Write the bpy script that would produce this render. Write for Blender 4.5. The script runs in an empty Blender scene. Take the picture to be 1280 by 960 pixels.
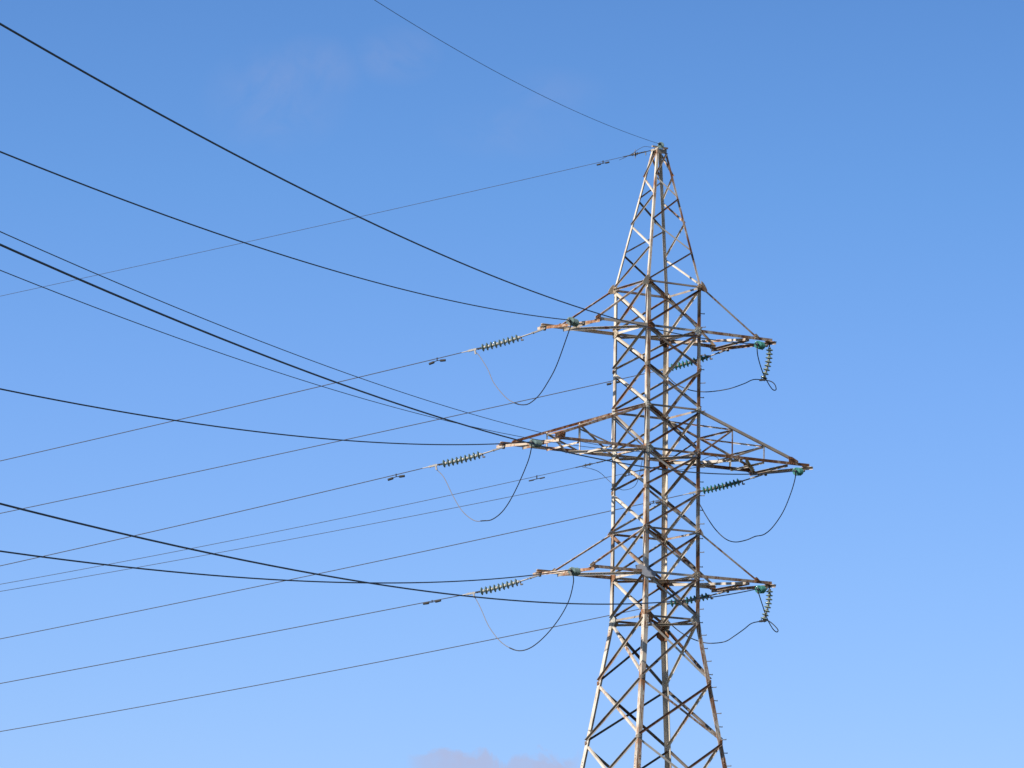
import bpy, bmesh, math, random
from mathutils import Vector, Matrix
random.seed(7)
scene = bpy.context.scene
COL = scene.collection
R = math.radians

# ------------------------------------------------------------------ camera
EYE = 1.6                                     # eye height above the ground
PITCH, ROLL, FPX = 0.174013, 0.014563, 5874.73
cam_d = bpy.data.cameras.new("camera")
cam_d.sensor_width = 36.0
cam_d.lens = FPX / 1280.0 * 36.0
cam_d.clip_start = 0.5
cam_d.clip_end = 20000
cam = bpy.data.objects.new("camera", cam_d)
COL.objects.link(cam)
fw = Vector((0, math.cos(PITCH), math.sin(PITCH)))
up0 = Vector((0, -math.sin(PITCH), math.cos(PITCH)))
rt0 = Vector((1, 0, 0))
cr, sr = math.cos(ROLL), math.sin(ROLL)
rt = rt0 * cr + up0 * sr
up = up0 * cr - rt0 * sr
cam.matrix_world = Matrix(((rt.x, up.x, -fw.x, 0), (rt.y, up.y, -fw.y, 0), (rt.z, up.z, -fw.z, EYE), (0, 0, 0, 1)))
scene.camera = cam

# ------------------------------------------------------------------ sky and sun
SUN_EL = R(36)
SUN_AZ = R(180 + 38)                          # measured from +X towards +Y: left of the view, a little behind it
sun_dir = Vector((math.cos(SUN_AZ) * math.cos(SUN_EL), math.sin(SUN_AZ) * math.cos(SUN_EL), math.sin(SUN_EL)))
world = bpy.data.worlds.new("World")
scene.world = world
world.use_nodes = True
wt = world.node_tree
for n in list(wt.nodes): wt.nodes.remove(n)
def wn(t, **k):
    n = wt.nodes.new(t)
    for a, b in k.items(): setattr(n, a, b)
    return n
def wmath(op, a, b=None, c=None, clamp=False):
    n = wn('ShaderNodeMath', operation=op, use_clamp=clamp)
    for i, v in enumerate((a, b, c)):
        if v is None: continue
        if isinstance(v, (int, float)): n.inputs[i].default_value = v
        else: wt.links.new(v, n.inputs[i])
    return n.outputs[0]
sky = wn('ShaderNodeTexSky', sky_type='NISHITA')
sky.sun_disc = False
sky.sun_elevation = SUN_EL
sky.sun_rotation = math.pi / 2 - SUN_AZ       # 0 = +Y, clockwise
sky.altitude = 100
sky.air_density = 1.0
sky.dust_density = 0.6
sky.ozone_density = 2.0
tc = wn('ShaderNodeTexCoord')
sep = wn('ShaderNodeSeparateXYZ')
wt.links.new(tc.outputs['Generated'], sep.inputs[0])
# deep clear-day tint of the air, by height above the horizon
ramp = wn('ShaderNodeValToRGB')
el = wmath('MULTIPLY', sep.outputs[2], 2.0, clamp=True)
wt.links.new(el, ramp.inputs[0])
TINT = [(0.0, (0.93, 1.10, 1.66)), (0.1847, (0.893, 1.104, 1.69)), (0.2656, (0.854, 1.102, 1.663)), (0.3463, (0.785, 1.08, 1.645)), (0.4264, (0.691, 1.047, 1.571)), (0.5055, (0.622, 0.972, 1.479)), (0.58, (0.46, 0.72, 1.10)), (0.75, (0.22, 0.33, 0.50)), (1.0, (0.12, 0.16, 0.24))]
cr_ = ramp.color_ramp
while len(cr_.elements) > 1: cr_.elements.remove(cr_.elements[-1])
cr_.elements[0].position = TINT[0][0]; cr_.elements[0].color = (*TINT[0][1], 1)
for p_, c_ in TINT[1:]:
    e = cr_.elements.new(p_); e.color = (*c_, 1)
mul = wn('ShaderNodeMix', data_type='RGBA', blend_type='MULTIPLY')
mul.inputs['Factor'].default_value = 1
az = wmath('SUBTRACT', 1.0, wmath('MULTIPLY', sep.outputs[0], 0.27))     # the sky pales very slightly away from the sun
vm = wn('ShaderNodeVectorMath', operation='SCALE')
wt.links.new(ramp.outputs[0], vm.inputs[0]); wt.links.new(az, vm.inputs['Scale'])
wt.links.new(sky.outputs[0], mul.inputs['A']); wt.links.new(vm.outputs[0], mul.inputs['B'])
bg = wn('ShaderNodeBackground'); bg.inputs['Strength'].default_value = 0.0738
wo = wn('ShaderNodeOutputWorld')
wt.links.new(mul.outputs['Result'], bg.inputs[0]); wt.links.new(bg.outputs[0], wo.inputs[0])
# thin high wisps and the top of one low bank of cloud, laid out by direction (azimuth, elevation)
A_ = wmath('DIVIDE', sep.outputs[0], sep.outputs[1])
E_ = wmath('DIVIDE', sep.outputs[2], sep.outputs[1])
front = wmath('GREATER_THAN', sep.outputs[1], 0.05)
comb = wn('ShaderNodeCombineXYZ')
wt.links.new(A_, comb.inputs[0]); wt.links.new(E_, comb.inputs[1])
def wnoise(scale, detail, off, dist=0.0):
    mp = wn('ShaderNodeMapping'); mp.inputs['Location'].default_value = (off, off * .7, off * .3)
    wt.links.new(comb.outputs[0], mp.inputs[0])
    n = wn('ShaderNodeTexNoise'); n.inputs['Scale'].default_value = scale
    n.inputs['Detail'].default_value = detail; n.inputs['Roughness'].default_value = 0.6; n.inputs['Distortion'].default_value = dist
    wt.links.new(mp.outputs[0], n.inputs['Vector'])
    return n.outputs['Fac']
def blob(a, e, ra, re):
    dx = wmath('DIVIDE', wmath('SUBTRACT', A_, a), ra); dy = wmath('DIVIDE', wmath('SUBTRACT', E_, e), re)
    d = wmath('ADD', wmath('MULTIPLY', dx, dx), wmath('MULTIPLY', dy, dy))
    return wmath('POWER', wmath('SUBTRACT', 1.0, d, clamp=True), 1.6)
wis = None
for b in ((-.0525, .2385, .018, .014), (-.0440, .2450, .012, .009), (-.0262, .2485, .011, .008), (.0080, .2405, .014, .007), (-.0005, .2320, .020, .008)):
    v = blob(*b)
    v = wmath('MULTIPLY', v, .45) if b[0] > -.01 else v
    wis = v if wis is None else wmath('MAXIMUM', wis, v)
nz = wmath('MULTIPLY', wmath('SUBTRACT', wnoise(70, 6, 3.1, .8), 0.30, clamp=True), 3.4, clamp=True)
wis = wmath('MULTIPLY', wmath('MULTIPLY', wis, nz), 0.15)
# low bank: a bumpy top edge, soft at both ends
edge = wmath('ADD', wmath('MULTIPLY', wmath('SUBTRACT', wnoise(75, 6, 11.7, .9), 0.5), 0.0150), 0.0962)
bank = wmath('MULTIPLY', wmath('SUBTRACT', edge, E_), 650.0, clamp=True)
win = wmath('MULTIPLY', wmath('SUBTRACT', 1.0, wmath('POWER', wmath('ABSOLUTE', wmath('DIVIDE', wmath('SUBTRACT', A_, -.0025), .0190)), 3.0), clamp=True), 1.6, clamp=True)
bank = wmath('MULTIPLY', wmath('MULTIPLY', bank, win), wmath('ADD', wmath('MULTIPLY', wnoise(160, 5, 5.2), 0.7), 0.24))
fac = wmath('MULTIPLY', wmath('MAXIMUM', wis, bank), front)
mixc = wn('ShaderNodeMix', data_type='RGBA')
wt.links.new(fac, mixc.inputs['Factor']); wt.links.new(mul.outputs['Result'], mixc.inputs['A'])
mixc.inputs['B'].default_value = (5.0, 5.0, 6.8, 1)
wt.links.new(mixc.outputs['Result'], bg.inputs[0])

sun_l = bpy.data.lights.new("sun", 'SUN')
sun_l.energy = 5.0
sun_l.angle = R(0.53)
sun_l.color = (1.0, 0.93, 0.84)
sun_o = bpy.data.objects.new("sun", sun_l)
COL.objects.link(sun_o)
sun_o.rotation_euler = sun_dir.to_track_quat('Z', 'Y').to_euler()
scene.view_settings.view_transform = 'Standard'
scene.view_settings.look = 'None'
scene.view_settings.gamma = 1
scene.view_settings.use_curve_mapping = False
scene.view_settings.exposure = 0.35

# ------------------------------------------------------------------ materials
def mat_new(name):
    m = bpy.data.materials.new(name); m.use_nodes = True
    nt = m.node_tree; b = nt.nodes['Principled BSDF']
    return m, nt, b
def nmath(nt, op, a, b=None, clamp=False):
    n = nt.nodes.new('ShaderNodeMath'); n.operation = op; n.use_clamp = clamp
    for i, v in enumerate((a, b)):
        if v is None: continue
        if isinstance(v, (int, float)): n.inputs[i].default_value = v
        else: nt.links.new(v, n.inputs[i])
    return n.outputs[0]
def nmix(nt, fac, a, b):
    n = nt.nodes.new('ShaderNodeMix'); n.data_type = 'RGBA'
    if isinstance(fac, (int, float)): n.inputs['Factor'].default_value = fac
    else: nt.links.new(fac, n.inputs['Factor'])
    for k, v in (('A', a), ('B', b)):
        if isinstance(v, tuple): n.inputs[k].default_value = (*v, 1)
        else: nt.links.new(v, n.inputs[k])
    return n.outputs['Result']
def nnoise(nt, vec, scale, detail=4, rough=.6, stretch=(1, 1, 1), seed=None):
    mp = nt.nodes.new('ShaderNodeMapping'); mp.inputs['Scale'].default_value = stretch
    nt.links.new(vec, mp.inputs[0])
    if seed is not None: nt.links.new(seed, mp.inputs['Location'])
    n = nt.nodes.new('ShaderNodeTexNoise'); n.inputs['Scale'].default_value = scale
    n.inputs['Detail'].default_value = detail; n.inputs['Roughness'].default_value = rough
    nt.links.new(mp.outputs[0], n.inputs['Vector'])
    return n.outputs['Fac']
def steel(name, rust, pale=(.66, .59, .49), grey=(.46, .42, .35), st=(1, 1, .45), rc=((.21, .085, .038), (.42, .22, .12), (.085, .038, .022))):
    """old paint over galvanised steel, flaking to rust; rust 0..1 sets how far it has gone"""
    m, nt, b = mat_new(name)
    tc = nt.nodes.new('ShaderNodeTexCoord'); v = tc.outputs['Object']
    oi = nt.nodes.new('ShaderNodeObjectInfo')
    sd = nt.nodes.new('ShaderNodeCombineXYZ'); k = nmath(nt, 'MULTIPLY', oi.outputs['Random'], 40.0)
    for i in range(3): nt.links.new(k, sd.inputs[i])
    big = nnoise(nt, v, 1.1, 3, .6, seed=sd.outputs[0])
    mid = nnoise(nt, v, 6.5, 6, .72, st, seed=sd.outputs[0])
    fine = nnoise(nt, v, 38.0, 3, .7)
    rnd = nmath(nt, 'MULTIPLY', nmath(nt, 'SUBTRACT', oi.outputs['Random'], .5), .16)
    base = nmix(nt, nmath(nt, 'MULTIPLY', nmath(nt, 'SUBTRACT', big, .38, True), 4.0, True), pale, grey)
    f = nmath(nt, 'ADD', nmath(nt, 'ADD', nmath(nt, 'MULTIPLY', mid, .62), nmath(nt, 'MULTIPLY', big, .38)), nmath(nt, 'MULTIPLY', nmath(nt, 'SUBTRACT', fine, .5), .22))
    f = nmath(nt, 'ADD', f, rnd)
    th = .66 - .30 * rust
    r1 = nmath(nt, 'MULTIPLY', nmath(nt, 'SUBTRACT', f, th, True), 14.0, True)
    r2 = nmath(nt, 'MULTIPLY', nmath(nt, 'SUBTRACT', f, th + .10, True), 12.0, True)
    rcol = nmix(nt, nmath(nt, 'MULTIPLY', nmath(nt, 'SUBTRACT', fine, .35, True), 3.0, True), rc[0], rc[1])
    c = nmix(nt, r1, base, rcol)
    c = nmix(nt, nmath(nt, 'MULTIPLY', r2, .8), c, rc[2])
    nt.links.new(c, b.inputs['Base Color'])
    nt.links.new(nmath(nt, 'ADD', nmath(nt, 'MULTIPLY', r1, .3), .55), b.inputs['Roughness'])
    b.inputs['Specular IOR Level'].default_value = .15
    bp = nt.nodes.new('ShaderNodeBump'); bp.inputs['Strength'].default_value = .25; bp.inputs['Distance'].default_value = .004
    nt.links.new(mid, bp.inputs['Height']); nt.links.new(bp.outputs[0], b.inputs['Normal'])
    return m
def plain(name, col, rough=.6, metal=0.0, var=.25, scale=14):
    m, nt, b = mat_new(name)
    tc = nt.nodes.new('ShaderNodeTexCoord')
    n = nnoise(nt, tc.outputs['Object'], scale, 4)
    c = nmix(nt, n, tuple(x * (1 - var) for x in col), tuple(min(1, x * (1 + var)) for x in col))
    nt.links.new(c, b.inputs['Base Color']); b.inputs['Roughness'].default_value = rough; b.inputs['Metallic'].default_value = metal
    return m
M_LEG = steel('weathered_paint_steel', .40, st=(2, 2, .22))
M_LEGR = steel('rust_streaked_steel', .60, st=(2, 2, .22))
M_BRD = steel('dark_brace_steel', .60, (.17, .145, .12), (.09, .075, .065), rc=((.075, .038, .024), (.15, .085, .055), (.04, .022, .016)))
M_BR = steel('brace_steel', .46, (.42, .36, .29), (.24, .205, .17))
M_BRP = steel('pale_brace_steel', .42, (.70, .62, .52), (.50, .45, .37))
M_RUST = steel('rusty_chord_steel', .64, (.64, .52, .40), (.44, .35, .27))
M_CHP = steel('pale_chord_steel', .42, (.70, .62, .53), (.50, .45, .38))
M_CHT = steel('tan_rust_chord_steel', .52, (.68, .56, .44), (.50, .40, .30))
M_PL = steel('gusset_steel', .46, (.56, .54, .47), (.40, .39, .34))
M_PLR = steel('rusty_gusset_steel', .66, (.46, .38, .28), (.32, .25, .18))
M_EAR = steel('tan_hanger_plate_steel', .50, (.50, .43, .33), (.40, .33, .25))
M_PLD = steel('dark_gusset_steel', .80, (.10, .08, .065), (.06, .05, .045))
M_GREY = plain('bare_grey_sheet_metal', (.20, .21, .235), .5, .3)
M_BOLT = plain('galvanised_bolt_metal', (.70, .66, .60), .5, .1)
M_CAP = plain('grey_cap_metal', (.46, .45, .40), .5, .1)
M_DARK = plain('dark_weathered_fitting_metal', (.022, .020, .018), .7, .0)
M_FIT = plain('dull_galvanised_fitting', (.21, .195, .175), .5, .4)
M_LIGHT = plain('bright_aluminium_clamp', (.33, .305, .27), .5, .2)
M_WIRE = plain('dark_aluminium_conductor', (.022, .022, .027), .55, .2, .15, 3)
M_WIREF = plain('aged_aluminium_conductor', (.055, .048, .044), .6, .2, .15, 3)
M_JUMPL = plain('lit_jumper_conductor', (.19, .165, .145), .6, .1, .2, 3)  # sunlit tone painted into the far half of the left jumpers
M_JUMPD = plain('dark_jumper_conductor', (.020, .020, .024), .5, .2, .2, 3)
M_GW = plain('steel_ground_wire_metal', (.035, .037, .05), .55, .2, .15, 3)
M_COM = plain('black_cable_sheath', (.022, .022, .03), .5, 0, .1, 3)
M_CONC = plain('concrete', (.32, .31, .29), .9, 0, .2, 6)
def glass(name, col, tr):
    m, nt, b = mat_new(name)
    tc = nt.nodes.new('ShaderNodeTexCoord')
    n = nnoise(nt, tc.outputs['Object'], 9, 3)
    nt.links.new(nmix(nt, n, tuple(x * .7 for x in col), tuple(x * 1.3 for x in col)), b.inputs['Base Color'])
    b.inputs['Roughness'].default_value = .12; b.inputs['IOR'].default_value = 1.5
    b.inputs['Transmission Weight'].default_value = tr
    return m
M_GLASS = glass('green_insulator_glass', (.13, .44, .38), .40)
M_GLASSP = glass('grey_green_insulator_glass', (.25, .36, .34), .30)
M_GLASSH = glass('pale_green_insulator_glass', (.50, .64, .56), .45)

# ------------------------------------------------------------------ object helpers
def tag(o, label=None, cat=None, group=None, kind=None):
    if label: o['label'] = label
    if cat: o['category'] = cat
    if group: o['group'] = group
    if kind: o['kind'] = kind
    return o
def empty(name, loc=(0, 0, 0), rotz=0.0):
    o = bpy.data.objects.new(name, None); COL.objects.link(o)
    o.location = loc; o.rotation_euler = (0, 0, rotz); o.empty_display_size = .3
    return o
def mesh_obj(name, bm, mat, parent=None, smooth=False, loc=None):
    me = bpy.data.meshes.new(name)
    bmesh.ops.recalc_face_normals(bm, faces=bm.faces)
    bm.to_mesh(me); bm.free()
    if smooth:
        for p in me.polygons: p.use_smooth = True
    me.materials.append(mat)
    o = bpy.data.objects.new(name, me); COL.objects.link(o)
    if parent: o.parent = parent
    if loc is not None: o.location = loc
    return o
V3 = Vector
def prism(bm, pts0, pts1):
    a = [bm.verts.new(p) for p in pts0]; b = [bm.verts.new(p) for p in pts1]; n = len(a)
    bm.faces.new(a); bm.faces.new(b[::-1])
    for i in range(n): bm.faces.new((a[i], b[i], b[(i + 1) % n], a[(i + 1) % n]))
def angle_bar(bm, p0, p1, size, e1, e2, t=None):
    """rolled L section: heel runs p0-p1, flanges reach along e1 and e2"""
    p0, p1 = V3(p0), V3(p1); ax = (p1 - p0).normalized()
    e1 = V3(e1); e1 = (e1 - ax * e1.dot(ax)).normalized()
    e2 = V3(e2); e2 = (e2 - ax * e2.dot(ax)); e2 = (e2 - e1 * e2.dot(e1)).normalized()
    t = t or size * .11
    prof = [(0, 0), (size, 0), (size, t), (t, t), (t, size), (0, size)]
    prism(bm, [p0 + e1 * a + e2 * b for a, b in prof], [p1 + e1 * a + e2 * b for a, b in prof])
def box_bar(bm, p0, p1, w, h, upv=(0, 0, 1)):
    p0, p1 = V3(p0), V3(p1); ax = (p1 - p0).normalized()
    u_ = V3(upv); s = ax.cross(u_)
    if s.length < 1e-3: s = ax.cross(V3((1, 0, 0)))
    s.normalize(); u_ = s.cross(ax).normalized()
    prof = [(-w / 2, -h / 2), (w / 2, -h / 2), (w / 2, h / 2), (-w / 2, h / 2)]
    prism(bm, [p0 + s * a + u_ * b for a, b in prof], [p1 + s * a + u_ * b for a, b in prof])
def rod(bm, p0, p1, r, n=8, r1=None):
    p0, p1 = V3(p0), V3(p1); ax = (p1 - p0).normalized()
    s = ax.orthogonal().normalized(); u_ = ax.cross(s); r1 = r if r1 is None else r1
    prism(bm, [p0 + (s * math.cos(i * math.tau / n) + u_ * math.sin(i * math.tau / n)) * r for i in range(n)],
          [p1 + (s * math.cos(i * math.tau / n) + u_ * math.sin(i * math.tau / n)) * r1 for i in range(n)])
def tube(bm, pts, r, n=6):
    pts = [V3(p) for p in pts]; rings = []
    d = (pts[1] - pts[0]).normalized(); s = d.orthogonal().normalized()
    for i, p in enumerate(pts):
        d = (pts[min(i + 1, len(pts) - 1)] - pts[max(i - 1, 0)]).normalized()
        s = (s - d * s.dot(d)).normalized(); u_ = d.cross(s)
        rings.append([bm.verts.new(p + (s * math.cos(k * math.tau / n) + u_ * math.sin(k * math.tau / n)) * r) for k in range(n)])
    for a, b in zip(rings, rings[1:]):
        for k in range(n): bm.faces.new((a[k], a[(k + 1) % n], b[(k + 1) % n], b[k]))
    bm.faces.new(rings[0][::-1]); bm.faces.new(rings[-1])
def spline(pts, n=6):
    pts = [V3(p) for p in pts]; q = [pts[0] * 2 - pts[1]] + pts + [pts[-1] * 2 - pts[-2]]; out = []
    for i in range(1, len(q) - 2):
        a, b, c, d = q[i - 1:i + 3]
        for k in range(n):
            t = k / n
            out.append(.5 * ((2 * b) + (c - a) * t + (2 * a - 5 * b + 4 * c - d) * t * t + (3 * b - a - 3 * c + d) * t ** 3))
    out.append(pts[-1]); return out
def plate(bm, poly, normal, t=.012):
    nrm = V3(normal).normalized()
    prism(bm, [V3(p) for p in poly], [V3(p) + nrm * t for p in poly])
def BM(): return bmesh.new()

# ------------------------------------------------------------------ the ground under the line
bm = BM()
for x0, x1, y0, y1 in ((-6000, 6000, -6000, 9000),):
    bm.faces.new([bm.verts.new(p) for p in ((x0, y0, 0), (x1, y0, 0), (x1, y1, 0), (x0, y1, 0))])
m, nt, b = mat_new('rough_grass')
tc_ = nt.nodes.new('ShaderNodeTexCoord')
g = nmix(nt, nnoise(nt, tc_.outputs['Object'], .15, 6), (.030, .042, .014), (.085, .075, .035))
g = nmix(nt, nmath(nt, 'MULTIPLY', nnoise(nt, tc_.outputs['Object'], 4.0, 5), .6), g, (.055, .06, .022))
nt.links.new(g, b.inputs['Base Color']); b.inputs['Roughness'].default_value = .95
tag(mesh_obj('ground', bm, m), kind='structure')

# ------------------------------------------------------------------ the lattice tower (tower frame: x = along the arms, y = away from the near span)
TX, TY, TH = 4.68913, 150.0, 0.535998
HW = 1.03037
Z = {k: v + EYE for k, v in dict(A=29.5812, B=28.1287, M1=26.8712, C=25.5381, D=24.1256, M2=22.8854, E=21.5510, F=20.1292, G=18.7194, H=16.7125, I=14.7916).items()}
ZTOP = Z['A'] + 4.62
lower = [Z['G'], Z['H'], Z['I'], 14.05, 11.3, 8.2, 4.6, 0.35]
def half(z):
    if z > Z['A']: return HW + (.17 - HW) * (z - Z['A']) / (ZTOP - Z['A'])
    if z >= Z['G']: return HW
    return HW + (Z['G'] - z) * .1405
CORN = {'L': (-1, 1), 'F': (-1, -1), 'R': (1, -1), 'B': (1, 1)}
# faces: (corner seen at left, corner seen at right, outward normal), seen from outside
FACES = {'LF': ('L', 'F', V3((-1, 0, 0))), 'FR': ('F', 'R', V3((0, -1, 0))), 'RB': ('R', 'B', V3((1, 0, 0))), 'BL': ('B', 'L', V3((0, 1, 0)))}
def node(c, z):
    w = half(z); a, b_ = CORN[c]; return V3((a * w, b_ * w, z))
tower = empty('transmission_tower', (TX, TY, 0), TH)
tag(tower, 'tall rusty lattice steel pylon with six cross arms and a pointed peak', 'pylon')
UPZ = V3((0, 0, 1))

# legs
for c, (a, b_) in CORN.items():
    bm = BM()
    e1, e2 = V3((-a, 0, 0)), V3((0, -b_, 0))
    zs = [lower[-1], Z['G'] - .12]
    angle_bar(bm, node(c, zs[0]), node(c, Z['G'] - .12), .155, e1, e2, .016)
    angle_bar(bm, node(c, Z['G'] - .12), node(c, Z['D'] - .2), .142, e1, e2, .014)
    angle_bar(bm, node(c, Z['D'] - .2), node(c, Z['A'] + .05), .130, e1, e2, .012)
    angle_bar(bm, node(c, Z['A'] + .05), node(c, ZTOP), .080, e1, e2, .009)
    # bolted splice covers at the joints
    for zc, s, hgt in ((Z['G'] - .12, .165, .26), (Z['D'] - .2, .150, .22), (Z['I'] - .8, .165, .3)):
        o_ = V3((a, b_, 0)) * .006
        angle_bar(bm, node(c, zc - hgt) + o_, node(c, zc + hgt) + o_, s, e1, e2, .008)
        for dz in (-.18, -.09, .09, .18):
            pz = node(c, zc + dz)
            for ee, nn in ((e1, -e2), (e2, -e1)):
                rod(bm, pz + ee * .09 + nn * .005, pz + ee * .09 + nn * .030, .016, 6)
    leg = mesh_obj('leg', bm, M_LEGR if c in 'FR' else M_LEG, tower)
    if c == 'R':
        z = 2.6; k = 0
        while z < Z['A'] - .5:
            d = V3((1, 0, 0)) if k % 2 else V3((.35, -1, 0)).normalized()
            if True:
                d = V3((1, .0, 0)) if k % 2 == 0 else V3((.75, -.66, 0))
            bm = BM(); p = node('R', z) + V3((-.03, .03 if k % 2 == 0 else 0, 0))
            rod(bm, p, p + d * .18, .014, 6); rod(bm, p + d * .165 - UPZ * .004, p + d * .165 + UPZ * .03, .011, 6)
            mesh_obj('step_bolt', bm, M_FIT, leg)
            z += .42 if z < Z['G'] else .46; k += 1

def face_brace(name, fc, c0, z0, c1, z1, size, outer, mat, inset=.05):
    """diagonal or horizontal on one face from corner c0 at z0 to c1 at z1"""
    n = FACES[fc][2]
    p0, p1 = node(c0, z0), node(c1, z1); d = (p1 - p0).normalized()
    p0 = p0 + d * inset; p1 = p1 - d * inset
    inpl = d.cross(n).normalized()
    if inpl.z > 0: inpl = -inpl                # flat flange hangs down from the heel
    if fc in ('FR', 'BL') and outer: inpl = -inpl   # heel below on these two faces
    off = n * .003 if outer else n * -.019
    bm = BM()
    angle_bar(bm, p0 + off - inpl * size * .5, p1 + off - inpl * size * .5, size, inpl, n if outer else -n)
    return mesh_obj(name, bm, mat, tower)
# X panels of the shaft
shaft = ['A', 'B', 'M1', 'C', 'D', 'M2', 'E', 'F', 'G']
for fc, (cl, crr, n) in FACES.items():
    for hi, lo in zip(shaft, shaft[1:]):
        zh, zl = Z[hi] - .06, Z[lo] + .06
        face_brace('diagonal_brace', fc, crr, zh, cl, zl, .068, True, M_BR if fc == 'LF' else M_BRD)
        face_brace('diagonal_brace', fc, cl, zh, crr, zl, .073, False, random.choice((M_BRP, M_BRP, M_BR)))
    for lv in ('A', 'B', 'C', 'D', 'E', 'F', 'G'):
        face_brace('horizontal_strut', fc, cl, Z[lv], crr, Z[lv], .078 if lv in 'BDF' else .066, lv in 'ACE', M_CHP if lv in 'BDF' else M_BR, .03)
    for k, (zh, zl) in enumerate(zip(lower, lower[1:])):
        s = .072 if k < 3 else .08
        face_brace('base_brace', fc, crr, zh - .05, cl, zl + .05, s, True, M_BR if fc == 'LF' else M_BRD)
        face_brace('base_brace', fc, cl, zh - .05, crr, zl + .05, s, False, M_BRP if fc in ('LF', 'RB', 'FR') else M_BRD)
# flat diagonals inside the shaft at the arm levels
for lv in ('A', 'B', 'C', 'D', 'E', 'F', 'G'):
    pairs = (('F', 'B'),) if lv in 'ACE' else (('F', 'B'), ('L', 'R'))
    for k, (c0, c1) in enumerate(pairs):
        p0, p1 = node(c0, Z[lv] - .03 - .07 * k), node(c1, Z[lv] - .03 - .07 * k); d = (p1 - p0).normalized()
        bm = BM(); angle_bar(bm, p0 + d * .06, p1 - d * .06, .07, d.cross(UPZ), -UPZ)
        mesh_obj('plan_brace', bm, M_RUST if k == 0 else M_BR, tower)
# single lacing of the peak, turning round the four faces
pk = [Z['A'] + (ZTOP - Z['A']) * t for t in (0, .26, .46, .65, .80, .985)]
for fc, (c0, c1) in {'LF': 'LF', 'FR': 'FR', 'RB': 'RB', 'BL': 'BL'}.items():
    seq = {'LF': 'LFLFLF', 'RB': 'RBRBRB', 'FR': 'FRFRFR', 'BL': 'BLBLBL'}[fc]
    for k in range(5):
        fall = CORN[seq[k]] and (seq[k + 1] == FACES[fc][0])
        face_brace('peak_brace', fc, seq[k], pk[k] + (.05 if k == 0 else .01), seq[k + 1], pk[k + 1] - .03, .049, not fall, M_BRP if fall or fc == 'RB' else (M_BR if fc == 'LF' else M_BRD), .02)
# gusset plates with bolt heads
def gusset(c, z, w, h, fc, mat, dz=0.0, shape=0, proud=.004):
    n = FACES[fc][2]; other = [x for x in FACES[fc][:2] if x != c][0]
    along = (node(other, z) - node(c, z)).normalized()
    p = node(c, z + dz) + n * proud - along * .015
    if shape == 0: poly = [(0, -h / 2), (w * .55, -h / 2), (w, -h * .15), (w, h * .15), (w * .55, h / 2), (0, h / 2)]
    else: poly = [(-w * .15, -h * .1), (w * .5, -h / 2), (w, -h * .35), (w * .95, h * .2), (w * .2, h / 2), (-w * .1, h * .35)]
    bm = BM(); plate(bm, [p + along * a + UPZ * b_ for a, b_ in poly], n, .010)
    for a, b_ in ((.3, -.3), (.3, 0), (.3, .3), (.62, -.18), (.62, .18), (.82, .0)):
        q = p + along * w * a + UPZ * h * b_
        rod(bm, q + n * .008, q + n * .030, .016, 6)
    return mesh_obj('gusset_plate', bm, mat, tower)
for lv in ('B', 'D', 'F'):
    for fc, (cl, crr, n) in FACES.items():
        for c in (cl, crr): gusset(c, Z[lv], .29, .28, fc, M_PLR if random.random() < .4 else M_PL)
for lv in ('A', 'C', 'E'):
    for fc, (cl, crr, n) in FACES.items():
        for c in (cl, crr): gusset(c, Z[lv], .19, .22, fc, M_PLR if lv == 'A' else M_PL)
for fc, (cl, crr, n) in FACES.items():
    for c in (cl, crr): gusset(c, Z['G'], .33, .44, fc, M_PLR if c in 'FB' else M_PL, -.02)
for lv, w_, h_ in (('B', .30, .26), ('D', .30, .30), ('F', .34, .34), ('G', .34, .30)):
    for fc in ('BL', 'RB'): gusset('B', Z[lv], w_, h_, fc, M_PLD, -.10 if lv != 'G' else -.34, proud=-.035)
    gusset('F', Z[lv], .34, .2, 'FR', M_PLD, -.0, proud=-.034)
for lv in ('M1', 'M2', 'H', 'I'):
    for fc, (cl, crr, n) in FACES.items():
        for c in (cl, crr): gusset(c, Z[lv], .13, .13, fc, M_BR)
# grey sheet hung on the front leg at the lowest arm
bm = BM(); p = node('F', Z['F']) + V3((-.05, -.05, .02)); dg = V3((.8, -.6, 0))
plate(bm, [p - dg * .30 + UPZ * .16, p - dg * .12 + UPZ * .20, p + dg * .36 + UPZ * -.08, p + dg * .34 - UPZ * .22, p + dg * .05 - UPZ * .20, p - dg * .26 - UPZ * .02], V3((-.6, -.8, 0)), .012)
mesh_obj('cover_plate', bm, M_GREY, tower)['label'] = 'slanting bare grey metal sheet across the front leg'
# triangular ears that carry the arm hangers
for lv in ('A', 'E'):
    for c, (a, b_) in CORN.items():
        s = .24 if lv == 'A' else .16
        p = node(c, Z[lv]); o_ = V3((a, 0, 0)); q = p + V3((-a * .02, b_ * .012, 0))
        bm = BM(); plate(bm, [q + UPZ * s * .85, q + o_ * s * .35 + UPZ * s * .62, q + o_ * s * .75 + UPZ * s * .12, q + o_ * s * .98 - UPZ * s * .38, q + o_ * s * .80 - UPZ * s * .66, q - UPZ * s * .45], V3((0, b_, 0)), .016)
        mesh_obj('hanger_plate', bm, M_EAR if lv == 'A' else M_PL, tower)
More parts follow.
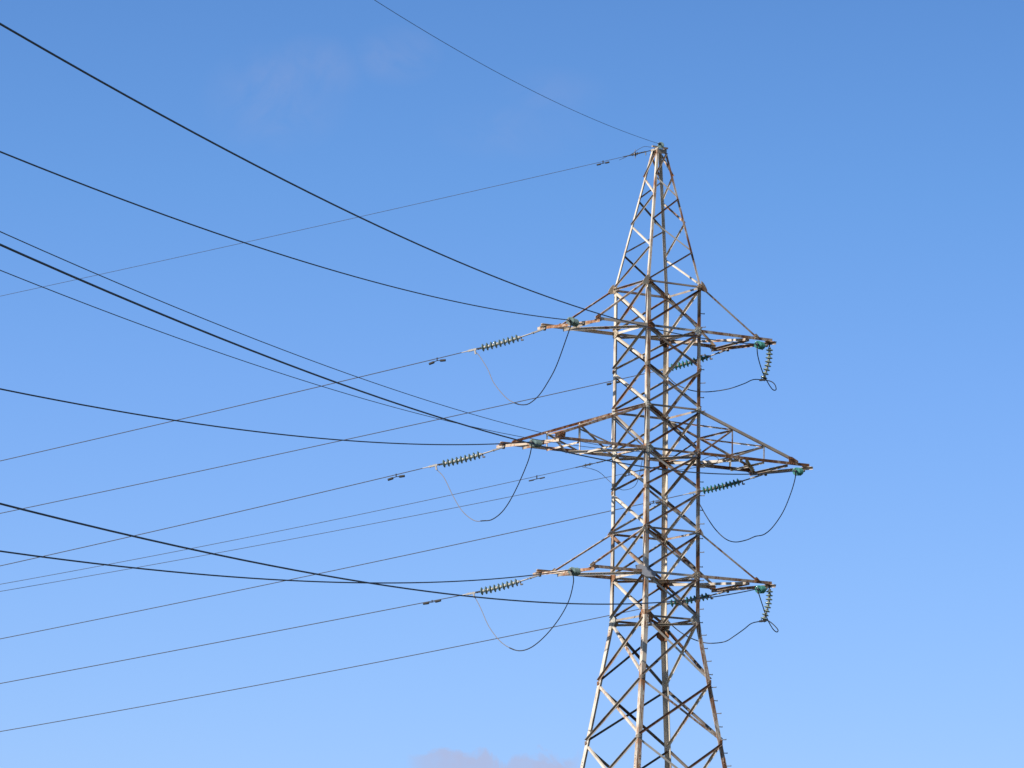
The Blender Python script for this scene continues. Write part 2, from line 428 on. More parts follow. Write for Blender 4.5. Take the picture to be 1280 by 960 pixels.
# peak cap
bm = BM()
w = .185
prism(bm, [(-w, -w, ZTOP - .03), (w, -w, ZTOP - .03), (w, w, ZTOP - .03), (-w, w, ZTOP - .03)], [(-w, -w, ZTOP), (w, -w, ZTOP), (w, w, ZTOP), (-w, w, ZTOP)])
for s in (-1, 1):
    box_bar(bm, (s * .15, -.22, ZTOP + .022), (s * .15, .22, ZTOP + .022), .04, .042)
    plate(bm, [(-.16, s * .19, ZTOP - .15), (.16, s * .19, ZTOP - .15), (.19, s * .19, ZTOP - .03), (-.19, s * .19, ZTOP - .03)], (0, s, 0), .008)
box_bar(bm, (-.26, 0, ZTOP + .10), (.34, 0, ZTOP + .10), .06, .05)
mesh_obj('peak_cap', bm, M_BR, tower)

# cross arms
def P(u, v, z): return V3((u, -v, z))
def cross_arm(sgn, lv, lt, short, long_, deep, label):
    """sgn -1: arm to the left (front chord short), +1: to the right (rear chord short)"""
    zb, zt = Z[lv], Z[lt]
    arm_bm = BM()
    # front chord at v=+HW, rear chord at v=-HW
    uf, ur = (short, long_) if sgn < 0 else (long_, short)
    ends = {}
    for v, ue in ((1, uf), (-1, ur)):
        p0, p1 = P(sgn * (HW + .01), v * HW, zb), P(sgn * ue, v * HW, zb)
        angle_bar(arm_bm, p0 + V3((0, -v * .014, .05)), p1 + V3((0, -v * .014, .05)), .098, (0, 0, -1), (0, v, 0), .011)
        ends[v] = p1
    arm = mesh_obj('cross_arm', arm_bm, M_RUST if lv != 'B' else M_CHT, tower); arm['label'] = label
    def sub(name, bm, mat): return mesh_obj(name, bm, mat, arm)
    # end beam between the two chord ends
    a_, b_ = ends[1], ends[-1]; d = (b_ - a_).normalized(); sdn = V3((0, 0, -.055))
    bm = BM(); out = V3((sgn, 0, 0))
    angle_bar(bm, a_ - d * .15 + sdn, b_ + d * .15 + sdn, .09, -out, (0, 0, -1), .010)
    sub('end_beam', bm, M_RUST)
    # straight transverse at the short chord's end, and plan bracing
    bm = BM(); q0, q1 = P(sgn * (short - .03), HW, zb - .05), P(sgn * (short - .03), -HW, zb - .05)
    angle_bar(bm, q0, q1, .075, (-sgn, 0, 0), (0, 0, -1)); sub('transverse', bm, M_BR)
    nb = 1 if not deep else 2
    us = [HW + (short - HW) * k / nb for k in range(nb + 1)]
    for k in range(nb):
        bm = BM(); v0 = 1 if (k + (sgn > 0)) % 2 == 0 else -1
        if not deep: v0 = 1 if sgn < 0 else -1
        angle_bar(bm, P(sgn * (us[k] + .05), v0 * (HW - .04), zb - .02), P(sgn * (us[k + 1] - .06), -v0 * (HW - .04), zb - .02), .085, (0, 0, -1), (sgn, 0, 0)); sub('plan_brace', bm, M_CHP)
    # corner plates under the chord ends
    for v in (1, -1):
        ue = abs(ends[v].x)
        bm = BM(); plate(bm, [P(sgn * (ue + .06), v * (HW + .03), zb - .052), P(sgn * (ue - .25), v * (HW + .03), zb - .052), P(sgn * (ue - .22), v * (HW - .10), zb - .052), P(sgn * (ue - .03), v * (HW - .22), zb - .052)], (0, 0, 1), .010)
        for x_, y_ in ((.02, .0), (.10, .0), (.18, .0), (.03, -.1)):
            q = P(sgn * (ue - x_), v * (HW + y_), zb - .052); rod(bm, q, q - UPZ * .03, .016, 6)
        sub('gusset_plate', bm, M_PLR)
    if not deep:
        for v in (1, -1):
            ut = {1: uf, -1: ur}[v]
            ut = ut if ut == short else short + (.16 if sgn < 0 else .32)
            s = .22 if lt == 'A' else .14
            p0 = P(sgn * (HW + s * .8), v * HW, zt - s * .35); p1 = P(sgn * (ut - .05), v * HW, zb + .07)
            bm = BM(); angle_bar(bm, p0, p1, .062, (0, 0, -1), (0, v, 0)); sub('hanger_bar', bm, M_CHT)
            bm = BM(); q = P(sgn * ut, v * (HW + .02), zb)
            plate(bm, [q + V3((-sgn * .17, 0, .12)), q + V3((-sgn * .09, 0, .15)), q + V3((sgn * .03, 0, .05)), q + V3((sgn * .03, 0, -.04)), q + V3((-sgn * .16, 0, -.04))], (0, -v, 0), .012)
            for x_, z_ in ((-.11, .09), (-.05, .04), (-.12, .01)):
                r_ = q + V3((sgn * x_, 0, z_)); rod(bm, r_, r_ + V3((0, -v * .035, 0)), .018, 6)
            sub('hanger_bracket', bm, M_PLR)
        for k in range(1):
            pass
    else:
        nodes = (HW + .62 * 2.06, HW + 1.22 * 2.06)
        for v in (1, -1):
            ue = {1: uf, -1: ur}[v]
            ut = min(ue, short + .35) - .02
            def ztop(u): return zt + (zb + .13 - zt) * (u - HW) / (ut - HW)
            bm = BM(); angle_bar(bm, P(sgn * (HW + .01), v * HW, zt - .08), P(sgn * ut, v * HW, zb + .05), .084, (0, 0, 1), (0, v, 0), .009); sub('top_chord', bm, M_CHT)
            for k, u in enumerate(nodes):
                bm = BM(); angle_bar(bm, P(sgn * u, v * (HW - .02), zb + .04), P(sgn * u, v * (HW - .02), ztop(u) - .03), .052, (-sgn, 0, 0), (0, v, 0)); sub('upright', bm, M_CHP if k == 0 else M_BRP)
                u0 = HW if k == 0 else nodes[0]
                bm = BM(); angle_bar(bm, P(sgn * (u - .03), v * (HW - .03), ztop(u) - .08), P(sgn * (u0 + .05), v * (HW - .03), zb + .04), .052, (0, 0, -1), (0, v, 0)); sub('arm_diagonal', bm, M_BR)
            bm = BM(); q = P(sgn * (ut - .02), v * (HW + .02), zb)
            plate(bm, [q + V3((-sgn * .34, 0, .20)), q + V3((-sgn * .20, 0, .22)), q + V3((sgn * .05, 0, .10)), q + V3((sgn * .05, 0, -.04)), q + V3((-sgn * .30, 0, -.04))], (0, -v, 0), .012)
            for x_, z_ in ((-.26, .15), (-.19, .16), (-.12, .11), (-.04, .06), (-.22, .0), (-.12, .0)):
                r_ = q + V3((sgn * x_, 0, z_)); rod(bm, r_, r_ + V3((0, -v * .035, 0)), .018, 6)
            sub('end_plate', bm, M_PLR)
        for k, u in enumerate(nodes):
            zt_ = zt + (zb + .13 - zt) * (u - HW) / (short + .2 - HW)
            bm = BM(); angle_bar(bm, P(sgn * u, HW - .04, zt_ - .06), P(sgn * u, -HW + .04, zt_ - .06), .055, (-sgn, 0, 0), (0, 0, -1)); sub('cross_tie', bm, M_BR)
            bm = BM(); angle_bar(bm, P(sgn * u, HW - .04, zb - .04), P(sgn * u, -HW + .04, zb - .04), .06, (-sgn, 0, 0), (0, 0, -1)); sub('cross_tie', bm, M_CHP)
        bm = BM(); zz = [zt + (zb + .13 - zt) * (u - HW) / (short + .2 - HW) - .02 for u in (HW, *nodes)]
        angle_bar(bm, P(sgn * (HW + .05), -HW + .05, zz[0] - .05), P(sgn * (nodes[0] - .05), HW - .05, zz[1] - .02), .05, (0, 0, -1), (-sgn, 0, 0)); sub('arm_diagonal', bm, M_BRP)
        bm = BM()
        angle_bar(bm, P(sgn * (nodes[0] + .05), -HW + .05, zz[1] - .05), P(sgn * (nodes[1] - .05), HW - .05, zz[2] - .02), .05, (0, 0, -1), (-sgn, 0, 0)); sub('arm_diagonal', bm, M_BRP)
    # lugs the insulator strings hang on
    bm = BM()
    for f_ in ((.22, .93) if sgn < 0 else (.10, .78)):
        q = a_.lerp(b_, f_) + V3((0, 0, -.05))
        plate(bm, [q + d * -.07, q + d * .07, q + d * .04 - UPZ * .15, q - d * .04 - UPZ * .15], V3((sgn, 0, 0)), .016)
    if sgn > 0 and not deep:
        q = ends[1] + d * -.10 + V3((0, 0, -.05)); plate(bm, [q + d * -.06, q + d * .06, q + d * .03 - UPZ * .1, q - d * .03 - UPZ * .1], V3((sgn, 0, 0)), .016)
    sub('lug', bm, M_DARK)
cross_arm(-1, 'B', 'A', 2.98, 3.78, False, 'short upper left arm, level below and hung from slanting bars')
cross_arm(1, 'B', 'A', 2.93, 3.80, False, 'short upper right arm carrying a hanging insulator string')
cross_arm(-1, 'D', 'C', 4.45, 5.25, True, 'longest left arm, a tapering lattice box in the middle')
cross_arm(1, 'D', 'C', 4.47, 5.28, True, 'longest right arm, a tapering lattice box in the middle')
cross_arm(-1, 'F', 'E', 3.08, 3.83, False, 'short lowest left arm, hung from slanting bars')
cross_arm(1, 'F', 'E', 3.00, 3.83, False, 'short lowest right arm carrying a hanging insulator string')

# concrete feet
Mt = Matrix.Translation((TX, TY, 0)) @ Matrix.Rotation(TH, 4, 'Z')
for c, txt in zip('LFRB', ('under the pylon leg farthest left', 'under the pylon leg nearest the viewer', 'under the pylon leg with climbing bolts', 'under the pylon leg farthest from the viewer')):
    w_ = Mt @ node(c, .35); bm = BM()
    prism(bm, [(-.75, -.75, -.2), (.75, -.75, -.2), (.75, .75, -.2), (-.75, .75, -.2)], [(-.3, -.3, .37), (.3, -.3, .37), (.3, .3, .37), (-.3, .3, .37)])
    tag(mesh_obj('concrete_footing', bm, M_CONC, loc=(w_.x, w_.y, 0)), 'tapered concrete footing ' + txt, 'footing', 'concrete feet of the pylon')

# ------------------------------------------------------------------ wires
# attachment point, clamp point (heights above eye level), heading in degrees, slope, sag coefficient
NEAR = {
    'TR': [[8.3024, 151.1875, 28.1287], [7.85, 148.5411, 27.5335], -99.66, -0.17892, 0.0005],
    'TL': [[2.2704, 147.8921, 28.1287], [1.7494, 144.8442, 27.5277], -99.66, -0.17328, 0.00047],
    'MR': [[9.58, 151.9464, 24.1256], [9.1605, 149.4925, 23.5737], -99.66, -0.1708, 0.00048],
    'ML': [[1.0066, 147.1414, 24.1256], [0.6275, 144.9238, 23.6474], -99.66, -0.17563, 0.00048],
    'BR': [[8.3316, 151.2049, 20.1292], [7.9354, 148.8867, 19.6507], -99.66, -0.15834, 0.00045],
    'BL': [[2.1939, 147.8467, 20.1292], [1.9127, 146.2018, 19.8048], -99.66, -0.16053, 0.00046],
    'A1': [[6.1012, 149.6403, 23.9756], [6.1012, 149.6403, 23.9756], -99.66, -0.15264, 0.00042],
    'A2': [[4.3295, 148.5879, 23.9756], [4.3295, 148.5879, 23.9756], -99.66, -0.15471, 0.00044],
    'SH': [[4.7657, 149.871, 34.3612], [4.7657, 149.871, 34.3612], -99.66, -0.18414, 0.00055],
}
FAR = {
    'TL': [[1.0349, 148.86, 28.1287], [-1.3137, 149.7148, 27.4121], 160.0, -0.18166, 0.00035],
    'TR': [[7.0781, 152.0902, 28.1287], [4.9243, 152.8741, 27.417], 160.0, -0.16962, 0.00029],
    'ML': [[-0.229, 148.1093, 24.1256], [-2.4982, 148.9352, 23.4785], 160.0, -0.18802, 0.00057],
    'MR': [[8.3558, 152.8971, 24.1256], [6.0412, 153.7395, 23.4656], 160.0, -0.17672, 0.00044],
    'BL': [[0.9889, 148.8327, 20.1292], [-1.227, 149.6392, 19.4642], 160.0, -0.15425, 0.00023],
    'BR': [[7.1307, 152.1214, 20.1292], [4.9769, 152.9054, 19.6105], 160.0, -0.17261, 0.00077],
    'A1': [[3.2771, 150.3597, 24.0056], [3.2771, 150.3597, 24.0056], 160.0, -0.1791, 0.00107],
    'A2': [[5.0488, 151.4121, 24.0056], [5.0488, 151.4121, 24.0056], 160.0, -0.16029, 0.00073],
    'SH': [[4.6125, 150.129, 34.2612], [4.6125, 150.129, 34.2612], 160.0, -0.16116, 0.00028],
}

def W3(p): return V3((p[0], p[1], p[2] + EYE))
def ray(px_, py_, y):
    """the point at depth y (metres north of the viewer) seen in the survey direction px_, py_"""
    x_, y_ = px_ - 640, py_ - 480
    X = cr * x_ + sr * y_; Y = -sr * x_ + cr * y_
    d = fw * FPX + rt0 * X - up0 * Y
    return V3((0, 0, EYE)) + d * (y / d.y)
def span(P0, head, a, c, length, n):
    h = V3((math.cos(R(head)), math.sin(R(head)), 0)); P0 = W3(P0); out = []
    for i in range(n + 1):
        s = length * (i / n) ** 1.3
        out.append(P0 + h * s + UPZ * (a * s + c * s * s))
    return out
def wire(name, pts, r, mat, label, cat, group, n=6):
    o = pts[0].copy(); bm = BM(); tube(bm, [p - o for p in pts], r, n)
    return tag(mesh_obj(name, bm, mat, smooth=True, loc=o), label, cat, group)
LAB = {'TL': 'upper left arm', 'ML': 'long middle left arm', 'BL': 'lowest left arm', 'TR': 'upper right arm', 'MR': 'long middle right arm', 'BR': 'lowest right arm'}
for k, v in NEAR.items():
    L_ = min(360.0, -v[3] / v[4])
    pts = span(v[1], v[2], v[3], v[4], L_, 150)
    if k in LAB: wire('power_cable', pts, .0162, M_WIRE, f'thick black power cable coming overhead towards the viewer from the {LAB[k]}', 'power cable', 'power cables of the near span')
    elif k == 'SH': wire('ground_wire', pts, .0070, M_GW, 'thin dark ground wire rising overhead from the pylon peak', 'ground wire', None)
    else: wire('communication_cable', pts, .0088, M_COM, 'slim black cable coming overhead towards the viewer, ' + ('upper' if k == 'A1' else 'lower') + ' of two', 'communication cable', 'slim cables of the near span')
for k, v in FAR.items():
    pts = span(v[1], v[2], v[3], v[4], 170.0 if k in ('A1', 'A2') else 220.0, 120)
    if k in LAB: wire('power_cable', pts, .0128, M_WIREF, f'thin looking power cable running away to the left from the {LAB[k]}', 'power cable', 'power cables of the far span')
    elif k == 'SH': tag(wire('ground_wire', pts, .0075, M_GW, None, None, None), 'thin grey ground wire descending to the left behind from the pylon peak', 'ground wire')
    else: wire('communication_cable', pts, .0090, M_COM, 'slim cable running away left below the long arm, ' + ('upper' if k == 'A1' else 'lower') + ' of two', 'communication cable', 'slim cables of the far span')

# ------------------------------------------------------------------ insulators
def lathe(bm, prof, mtx, n=14):
    rings = []
    for r, z in prof:
        rings.append([bm.verts.new(mtx @ V3((r * math.cos(i * math.tau / n), r * math.sin(i * math.tau / n), z))) for i in range(n)])
    for a, b_ in zip(rings, rings[1:]):
        for i in range(n): bm.faces.new((a[i], a[(i + 1) % n], b_[(i + 1) % n], b_[i]))
    bm.faces.new(rings[0][::-1]); bm.faces.new(rings[-1])
def frame_at(p, d):
    q = d.to_track_quat('Z', 'Y'); return Matrix.Translation(p) @ q.to_matrix().to_4x4()
I4 = Matrix.Identity(4)
bm = BM(); lathe(bm, [(.030, .030), (.055, .030), (.095, .014), (.128, -.004), (.129, -.011), (.118, -.013), (.108, -.024), (.098, -.010), (.085, -.008), (.078, -.022), (.068, -.006), (.050, -.006), (.042, -.022), (.02, -.022)], I4, 16)
me_disc = bpy.data.meshes.new('insulator_disc'); bmesh.ops.recalc_face_normals(bm, faces=bm.faces); bm.to_mesh(me_disc); bm.free()
for p_ in me_disc.polygons: p_.use_smooth = True
me_disc.materials.append(M_GLASS)
me_disc_p = me_disc.copy(); me_disc_p.materials.clear(); me_disc_p.materials.append(M_GLASSP)
me_disc_h = me_disc.copy(); me_disc_h.materials.clear(); me_disc_h.materials.append(M_GLASSH)
bm = BM(); lathe(bm, [(.020, -.060), (.020, -.018), (.034, .026), (.050, .032), (.052, .070), (.034, .086), (.020, .090)], I4, 10)
me_cap = bpy.data.meshes.new('metal_cap'); bmesh.ops.recalc_face_normals(bm, faces=bm.faces); bm.to_mesh(me_cap); bm.free()
for p_ in me_cap.polygons: p_.use_smooth = True
me_cap.materials.append(M_FIT)
me_cap_p = me_cap.copy(); me_cap_p.materials.clear(); me_cap_p.materials.append(M_CAP)
def string_thing(p_att, p_end, ndisc, label, group, pale=False, end_gap=.42, pitch=.150, clamp_dir=None, tail=None, bend=0.0):
    """insulator string from the arm (p_att) to its clamp (p_end)"""
    d = (p_end - p_att); L_ = d.length; d = d / L_
    root = empty('insulator_string', p_att); tag(root, label, 'insulator string', group)
    dl = lambda s: d * s
    def sagp(s):
        t = s / L_; return d * s - UPZ * (bend * 4 * t * (1 - t))
    s_last = L_ - end_gap; s0 = s_last - pitch * (ndisc - 1)
    for i in range(ndisc):
        s = s0 + pitch * i
        dd = (sagp(s + .02) - sagp(s - .02)).normalized()
        q = dd.to_track_quat('Z', 'Y')
        wob = random.uniform(-.05, .05)
        o = bpy.data.objects.new('insulator_disc', me_disc_p if pale else me_disc); COL.objects.link(o); o.parent = root; o.location = sagp(s)
        e = (-dd).to_track_quat('Z', 'Y').to_euler(); e.x += wob; o.rotation_euler = e
        c_ = bpy.data.objects.new('metal_cap', me_cap_p if pale else me_cap); COL.objects.link(c_); c_.parent = o
    # links between the arm and the first disc
    side = d.cross(UPZ).normalized() if abs(d.z) < .9 else V3((1, 0, 0))
    bm = BM(); s_end = s0 - .09
    if s_end > .12:
        a0 = .0
        nseg = max(1, int(s_end / .3)); st = s_end / nseg
        for j in range(nseg):
            x0, x1 = a0 + j * st, a0 + (j + 1) * st
            if j % 2 == 0:
                for w_ in (-.022, .022): box_bar(bm, sagp(x0) + side * w_, sagp(x1 - .03) + side * w_, .012, .045)
            else: rod(bm, sagp(x0 - .02), sagp(x1 - .03), .022, 8)
            rod(bm, sagp(x1 - .02) - side * .055, sagp(x1 - .02) + side * .055, .030, 8)
        rod(bm, sagp(s_end - .05) - UPZ * .01, sagp(s_end - .05) - UPZ * .11, .020, 6)
        rod(bm, sagp(s_end - .05) - UPZ * .11, sagp(s_end - .13) - UPZ * .12, .026, 6)
    rod(bm, sagp(0) - side * .05, sagp(0) + side * .05, .030, 8)
    mesh_obj('link_hardware', bm, M_FIT if not pale else M_FIT, root)
    # strain clamp
    bm = BM(); s1 = s_last + .09
    for w_ in (-.020, .020): box_bar(bm, sagp(s1 - .05) + side * w_, sagp(s1 + .12) + side * w_, .012, .05)
    rod(bm, sagp(s1 + .1) - side * .05, sagp(s1 + .1) + side * .05, .026, 8)
    mesh_obj('yoke', bm, M_DARK, root)
    cd = clamp_dir if clamp_dir else d
    bm = BM(); pe = sagp(L_)
    box_bar(bm, pe - cd * .16, pe + cd * .14, .05, .055); rod(bm, pe + cd * .12, pe + cd * .36, .018, 8, .013)
    dn = (tail if tail else (-UPZ + d * -.2)).normalized()
    box_bar(bm, pe - cd * .10 - UPZ * .01, pe - cd * .10 + dn * .16, .045, .045)
    for s in (-.08, 0, .08): rod(bm, pe + cd * s - UPZ * .04, pe + cd * s + UPZ * .045, .013, 6)
    mesh_obj('strain_clamp', bm, M_LIGHT if pale else M_FIT, root)
    return root
def slope_dir(v):
    h = V3((math.cos(R(v[2])), math.sin(R(v[2])), v[3])); return h.normalized()
DROP = UPZ * -.13
for k in LAB:
    v = NEAR[k]
    string_thing(W3(v[0]) + DROP, W3(v[1]), 8, f'glass insulator string seen end on, pulling towards the viewer from the {LAB[k]}', 'insulator strings of the near span', k[1] == 'L', .34, .146, slope_dir(v), None, .04)
    v = FAR[k]
    where = {'TL': 'reaching left in open sky off the upper left arm', 'ML': 'reaching left in open sky off the long middle left arm', 'BL': 'reaching left in open sky off the lowest left arm',
             'TR': 'seen through the lattice below the upper right arm', 'MR': 'sloping down from the long right arm to the leg with climbing bolts', 'BR': 'seen through the lattice below the lowest right arm'}[k]
    string_thing(W3(v[0]) + DROP, W3(v[1]), 9 if k[1] == 'L' else 10, 'ribbed insulator string ' + where, 'insulator strings of the far span', k in ('TL', 'ML', 'BL'), .40, .150 if k[1] == 'L' else .134, slope_dir(v), None, .05)

# hanging strings that hold the jumpers off the tower
def hanging(top_px, bot_px, y, label):
    a = ray(*top_px, y); b_ = ray(*bot_px, y)
    d = b_ - a; L_ = d.length; d /= L_
    root = empty('insulator_string', a); tag(root, label, 'insulator string', 'hanging insulator strings')
    nd = 8
    for i in range(nd):
        t = (i + .9) / (nd + .5); s = L_ * t
        bow = V3((.06, 0, 0)) * math.sin(t * math.pi)
        o = bpy.data.objects.new('insulator_disc', me_disc_h); COL.objects.link(o); o.parent = root; o.location = d * s + bow
        dd = (d + V3((.06, 0, 0)) * math.cos(t * math.pi) * math.pi / L_).normalized()
        o.rotation_euler = (-dd).to_track_quat('Z', 'Y').to_euler(); o.scale = (.92, .92, .98)
        c_ = bpy.data.objects.new('metal_cap', me_cap); COL.objects.link(c_); c_.parent = o
    bm = BM(); rod(bm, V3((0, 0, .10)), d * .10, .022, 8); rod(bm, V3((-.04, 0, .09)), V3((.04, 0, .09)), .028, 8)
    mesh_obj('link_hardware', bm, M_DARK, root)
    bm = BM(); e = d * L_; box_bar(bm, e + V3((-.13, 0, -.02)), e + V3((.10, 0, .0)), .05, .06); rod(bm, e - d * .1, e, .02, 8)
    for s in (-.06, .04): rod(bm, e + V3((s, 0, -.05)), e + V3((s, 0, .06)), .014, 6)
    mesh_obj('suspension_clamp', bm, M_DARK, root)
Y_TR = ray(0, 0, 1).y * 0 + (Mt @ P(3.8, HW, 0)).y
hanging((962, 433), (954, 474.5), Y_TR, 'pale green insulator string hanging down from the tip of the upper right arm')
hanging((962, 735), (954, 776), Y_TR, 'pale green insulator string hanging down from the tip of the lowest right arm')

# jumpers
def jumper(pix, ya, yb, label, mids=None, split=0, r=.0165, mat=None, name='jumper_cable', group='jumper loops under the arms', cat='jumper cable'):
    n = len(pix) - 1; acc = [0.0]
    for a, b_ in zip(pix, pix[1:]): acc.append(acc[-1] + math.hypot(a[0] - b_[0], a[1] - b_[1]))
    keys = [(0.0, ya)] + [(acc[i] / acc[-1], y) for i, y in (mids or [])] + [(1.0, yb)]
    pts = []
    for p, s in zip(pix, acc):
        t = s / acc[-1]
        for (t0, y0), (t1, y1) in zip(keys, keys[1:]):
            if t <= t1 + 1e-9:
                y = y0 + (y1 - y0) * (t - t0) / max(1e-9, t1 - t0); break
        pts.append(ray(p[0], p[1], y))
    sp = spline(pts, 6)
    if split:
        root = empty(name, pts[0]); tag(root, label, cat, group); k = split * 6
        for seg, rr, mm, nm in ((sp[:k + 2], r, M_JUMPD, 'shaded_cable_half'), (sp[k:], .0118, M_JUMPL, 'lit_cable_half')):  # same cable: shade and light painted as a dark and a pale half
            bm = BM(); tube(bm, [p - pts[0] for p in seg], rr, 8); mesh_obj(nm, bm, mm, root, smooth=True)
        bm = BM(); q = sp[k] - pts[0]; d_ = (sp[k + 1] - sp[k - 1]).normalized(); rod(bm, q - d_ * .10, q + d_ * .10, .019, 8); mesh_obj('joint_sleeve', bm, M_JUMPD, root)  # sleeve covers the change from the shaded to the lit colour
        return root
    return wire(name, sp, r, mat or M_JUMPD, label, cat, group, 8)
yn = {k: NEAR[k][1][1] for k in LAB}; yf = {k: FAR[k][1][1] for k in LAB}
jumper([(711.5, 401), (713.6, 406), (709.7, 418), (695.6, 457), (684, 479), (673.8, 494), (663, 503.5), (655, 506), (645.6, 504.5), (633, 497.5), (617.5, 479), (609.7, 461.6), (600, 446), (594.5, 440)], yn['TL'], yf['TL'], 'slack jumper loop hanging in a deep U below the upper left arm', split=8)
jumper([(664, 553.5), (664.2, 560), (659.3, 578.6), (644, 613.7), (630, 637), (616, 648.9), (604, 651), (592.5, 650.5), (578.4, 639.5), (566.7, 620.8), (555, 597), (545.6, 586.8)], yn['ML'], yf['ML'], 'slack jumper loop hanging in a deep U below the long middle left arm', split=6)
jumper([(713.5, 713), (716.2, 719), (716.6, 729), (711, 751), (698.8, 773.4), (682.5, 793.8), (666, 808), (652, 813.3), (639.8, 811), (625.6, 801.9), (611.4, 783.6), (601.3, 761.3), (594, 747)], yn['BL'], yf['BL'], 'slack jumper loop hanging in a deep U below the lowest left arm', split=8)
jumper([(946, 431), (947.5, 446), (953.3, 465), (960.6, 479.6), (966, 487), (970, 487), (968.7, 481), (963.5, 476.7), (954, 475), (941.7, 474.5), (930, 479.6), (911, 486), (889, 489.5), (874.6, 489.5), (860.6, 487), (845, 480), (835, 471), (828, 464)], yn['TR'], yf['TR'], 'jumper cable with a small loop at the hanging string of the upper right arm', [(8, Y_TR), (9, Y_TR)])
jumper([(994.5, 589.5), (993.6, 599.4), (988, 618), (978.7, 640), (966, 658.7), (955, 668), (944, 670.5), (933, 675), (919, 677.5), (906.9, 673.6), (894.4, 661.9), (883.4, 646), (876.4, 633.7), (871, 624), (867, 618)], yn['MR'], yf['MR'], 'slack jumper loop hanging in a wide U below the long middle right arm')
jumper([(947, 737.5), (953.3, 757), (959, 773.3), (966, 786), (971, 790), (972.3, 787), (966.5, 780.5), (960, 776), (954, 776.3), (940, 779), (930, 786.5), (918, 795), (906.7, 801.8), (892, 804), (879, 803), (861.5, 796.7), (845, 786), (834, 774), (828, 758)], yn['BR'], yf['BR'], 'jumper cable with a small loop at the hanging string of the lowest right arm', [(8, Y_TR), (8, Y_TR)])

# ------------------------------------------------------------------ dampers on the far span
def on_span(v, px_):
    best = None
    h = V3((math.cos(R(v[2])), math.sin(R(v[2])), 0)); P0 = W3(v[1])
    s = 0
    while s < 30:
        p = P0 + h * s + UPZ * (v[3] * s + v[4] * s * s); q = p - V3((0, 0, EYE))
        X, Y, D = q.dot(rt), q.dot(up), q.dot(fw); e = abs(640 + X / D * FPX - px_)
        if best is None or e < best[0]: best = (e, p, (h + UPZ * (v[3] + 2 * v[4] * s)).normalized())
        s += .02
    return best[1], best[2]
def damper(v, px_, label, scale=1.0, sag=.07, tilt=0.0, wr=.043):
    p, d = on_span(v, px_); root = empty('vibration_damper', p); tag(root, label, 'vibration damper', 'vibration dampers of the far span')
    bm = BM(); box_bar(bm, V3((0, 0, .03)), V3((0, 0, -sag)), .035, .04, (0, 1, 0)); mesh_obj('clamp', bm, M_DARK, root)
    lo = V3((0, 0, -sag)); k = .20 * scale
    dl = (d + UPZ * tilt).normalized(); dr = (d - UPZ * tilt).normalized()
    bm = BM(); tube(bm, [lo + dl * k * 1.2 - UPZ * .01, lo + dl * k * .6, lo, lo - dr * k * .6, lo - dr * k * 1.2 - UPZ * .01], .012, 6); mesh_obj('messenger_wire', bm, M_DARK, root)
    for s_ in (dl, -dr):
        bm = BM(); c = lo + s_ * k - UPZ * .008
        rod(bm, c - s_ * .095 * scale, c - s_ * .06 * scale, wr * .8, 10, wr); rod(bm, c - s_ * .0601 * scale, c + s_ * .09 * scale, wr, 10, wr * .92)
        mesh_obj('weight', bm, M_DARK, root)
damper(FAR['TL'], 546.5, 'dark two weight damper under the far cable of the upper left arm', 1, .07, -.15)
damper(FAR['ML'], 495.5, 'dark two weight damper under the far cable of the long middle left arm', 1, .07, -.1)
damper(FAR['BL'], 540, 'dark two weight damper under the far cable of the lowest left arm', 1.05, .04, .05)
damper(FAR['TR'], 767, 'two weight damper beside the left leg on the upper right arm cable', .8, .07)
damper(FAR['A1'], 671, 'small pale damper left of the shaft below the long middle left arm', .95, .09, 0, .024)
damper(FAR['SH'], 753.5, 'small dark damper on the ground wire left of the pylon peak', .75, .06, 0, .03)
damper(FAR['A2'], 786, 'small damper behind the left leg on the lower slim cable', .8, .08, 0, .024)
damper(FAR['MR'], 817, 'small damper behind the shaft on the long middle right arm cable', .9, .06)

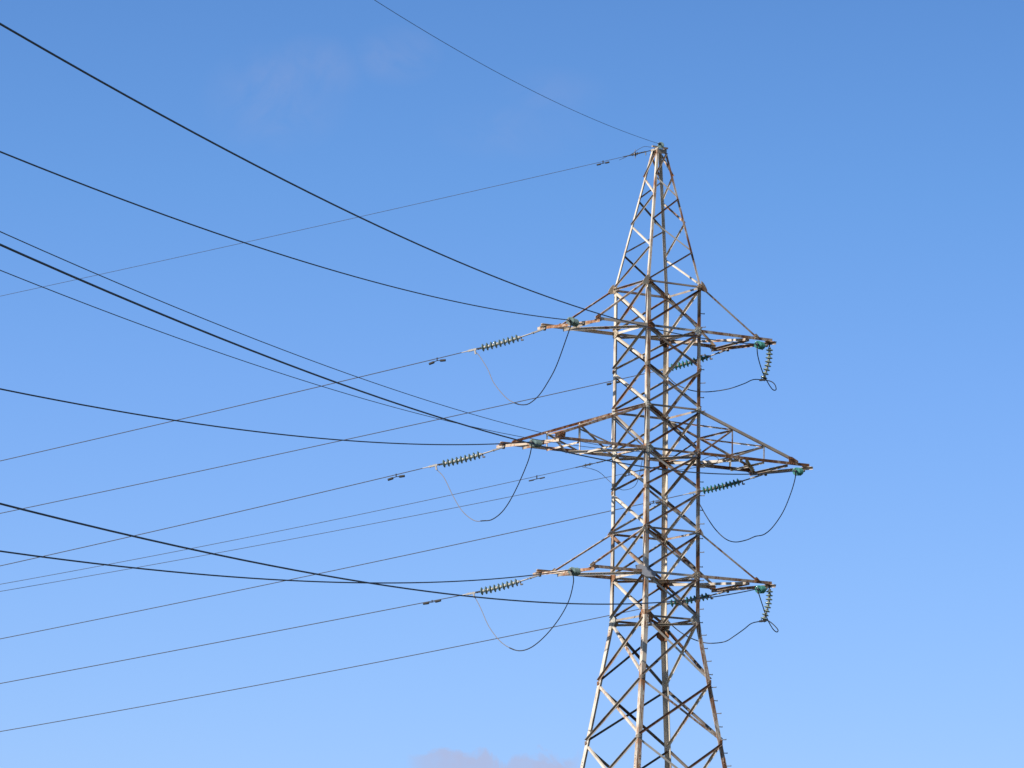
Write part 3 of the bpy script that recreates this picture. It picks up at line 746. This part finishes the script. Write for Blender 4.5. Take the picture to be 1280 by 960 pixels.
# ------------------------------------------------------------------ grips and links of the thin wires
def grip(v, sl, label, near=False, disc=False, horn=False):
    """spiral dead-end grip, thimble and link chain between tower and a thin wire"""
    h = slope_dir(v); p = W3(v[1]); side = h.cross(UPZ).normalized()
    root = empty('wire_grip', p); tag(root, label, 'wire grip', 'grips of the thin wires')
    bm = BM(); n = max(2, int(sl / .16)); st = sl / n
    for i in range(n):
        a, b_ = h * (i * st), h * ((i + 1) * st - .03)
        if i % 2: rod(bm, a, b_, .013, 6)
        else:
            for w_ in (-.018, .018): box_bar(bm, a + side * w_, b_ + side * w_, .010, .03)
        rod(bm, h * ((i + 1) * st - .02) - side * .03, h * ((i + 1) * st - .02) + side * .03, .022, 6)
    mesh_obj('link_chain', bm, M_DARK, root)
    bm = BM(); rod(bm, h * sl, h * (sl + .55), .021, 8, .015)
    for s in (.05, .2): rod(bm, h * (sl + s) - UPZ * .045, h * (sl + s) + UPZ * .05, .016, 6); 
    box_bar(bm, h * (sl + .02), h * (sl + .26), .045, .045)
    mesh_obj('spiral_grip', bm, M_DARK, root)
    if horn:
        bm = BM(); c = h * (sl + .12)
        rod(bm, c - UPZ * .14, c + UPZ * .15, .012, 6); rod(bm, c - h * .012, c + h * .012, .075, 12); rod(bm, h * (sl - .25), h * (sl - .25) - UPZ * .12, .018, 6)
        mesh_obj('arcing_horn', bm, M_FIT, root)
    if disc:
        o = bpy.data.objects.new('insulator_disc', me_disc_p); COL.objects.link(o); o.parent = root; o.location = h * .12 - UPZ * .03; o.scale = (.85, .85, .85)
        o.rotation_euler = (-h).to_track_quat('Z', 'Y').to_euler()
    return root
grip(FAR['A1'], .72, 'grip and links of the upper slim cable at the left leg')
grip(FAR['A2'], .62, 'grip and links of the lower slim cable inside the shaft')
grip(FAR['SH'], .62, 'grip and links left of the pylon peak with a small upright horn', horn=True)
grip(NEAR['A1'], .35, 'grip at the leg with climbing bolts below the long middle right arm')
grip(NEAR['A2'], .35, 'grip at the front leg below the long middle left arm')
grip(NEAR['SH'], .25, 'grip with a single glass disc on top of the pylon peak', disc=True)
y0 = FAR['SH'][1][1]
jumper([(774, 200), (782, 196.5), (791, 191.5), (800, 185.5), (806, 183.2), (814, 184)], y0 + .2, y0, 'thin earthing lead arching beside the pylon peak', r=.007, mat=M_GW, name='earthing_lead', group='leads of the thin wires', cat='lead')
y1 = FAR['A1'][1][1]
jumper([(728, 583.8), (737, 585.5), (746, 588.4), (752.5, 592.8), (758, 598), (763.4, 603), (771, 609), (779, 612.5), (790, 610), (796, 603.7), (800, 590), (803, 574)], y1, NEAR['A2'][1][1], 'slim black lead curling from the left leg to the front leg', r=.0085, mat=M_COM, name='slack_lead', group='leads of the thin wires', cat='lead')
jumper([(878, 575), (886, 571), (893, 570.5), (898, 573.5), (896, 578), (889, 581), (876, 583), (860, 586), (840, 588), (822, 587)], NEAR['A1'][1][1], FAR['A2'][1][1], 'slim black lead looping round the leg with climbing bolts', r=.0085, mat=M_COM, name='slack_lead', group='leads of the thin wires', cat='lead')
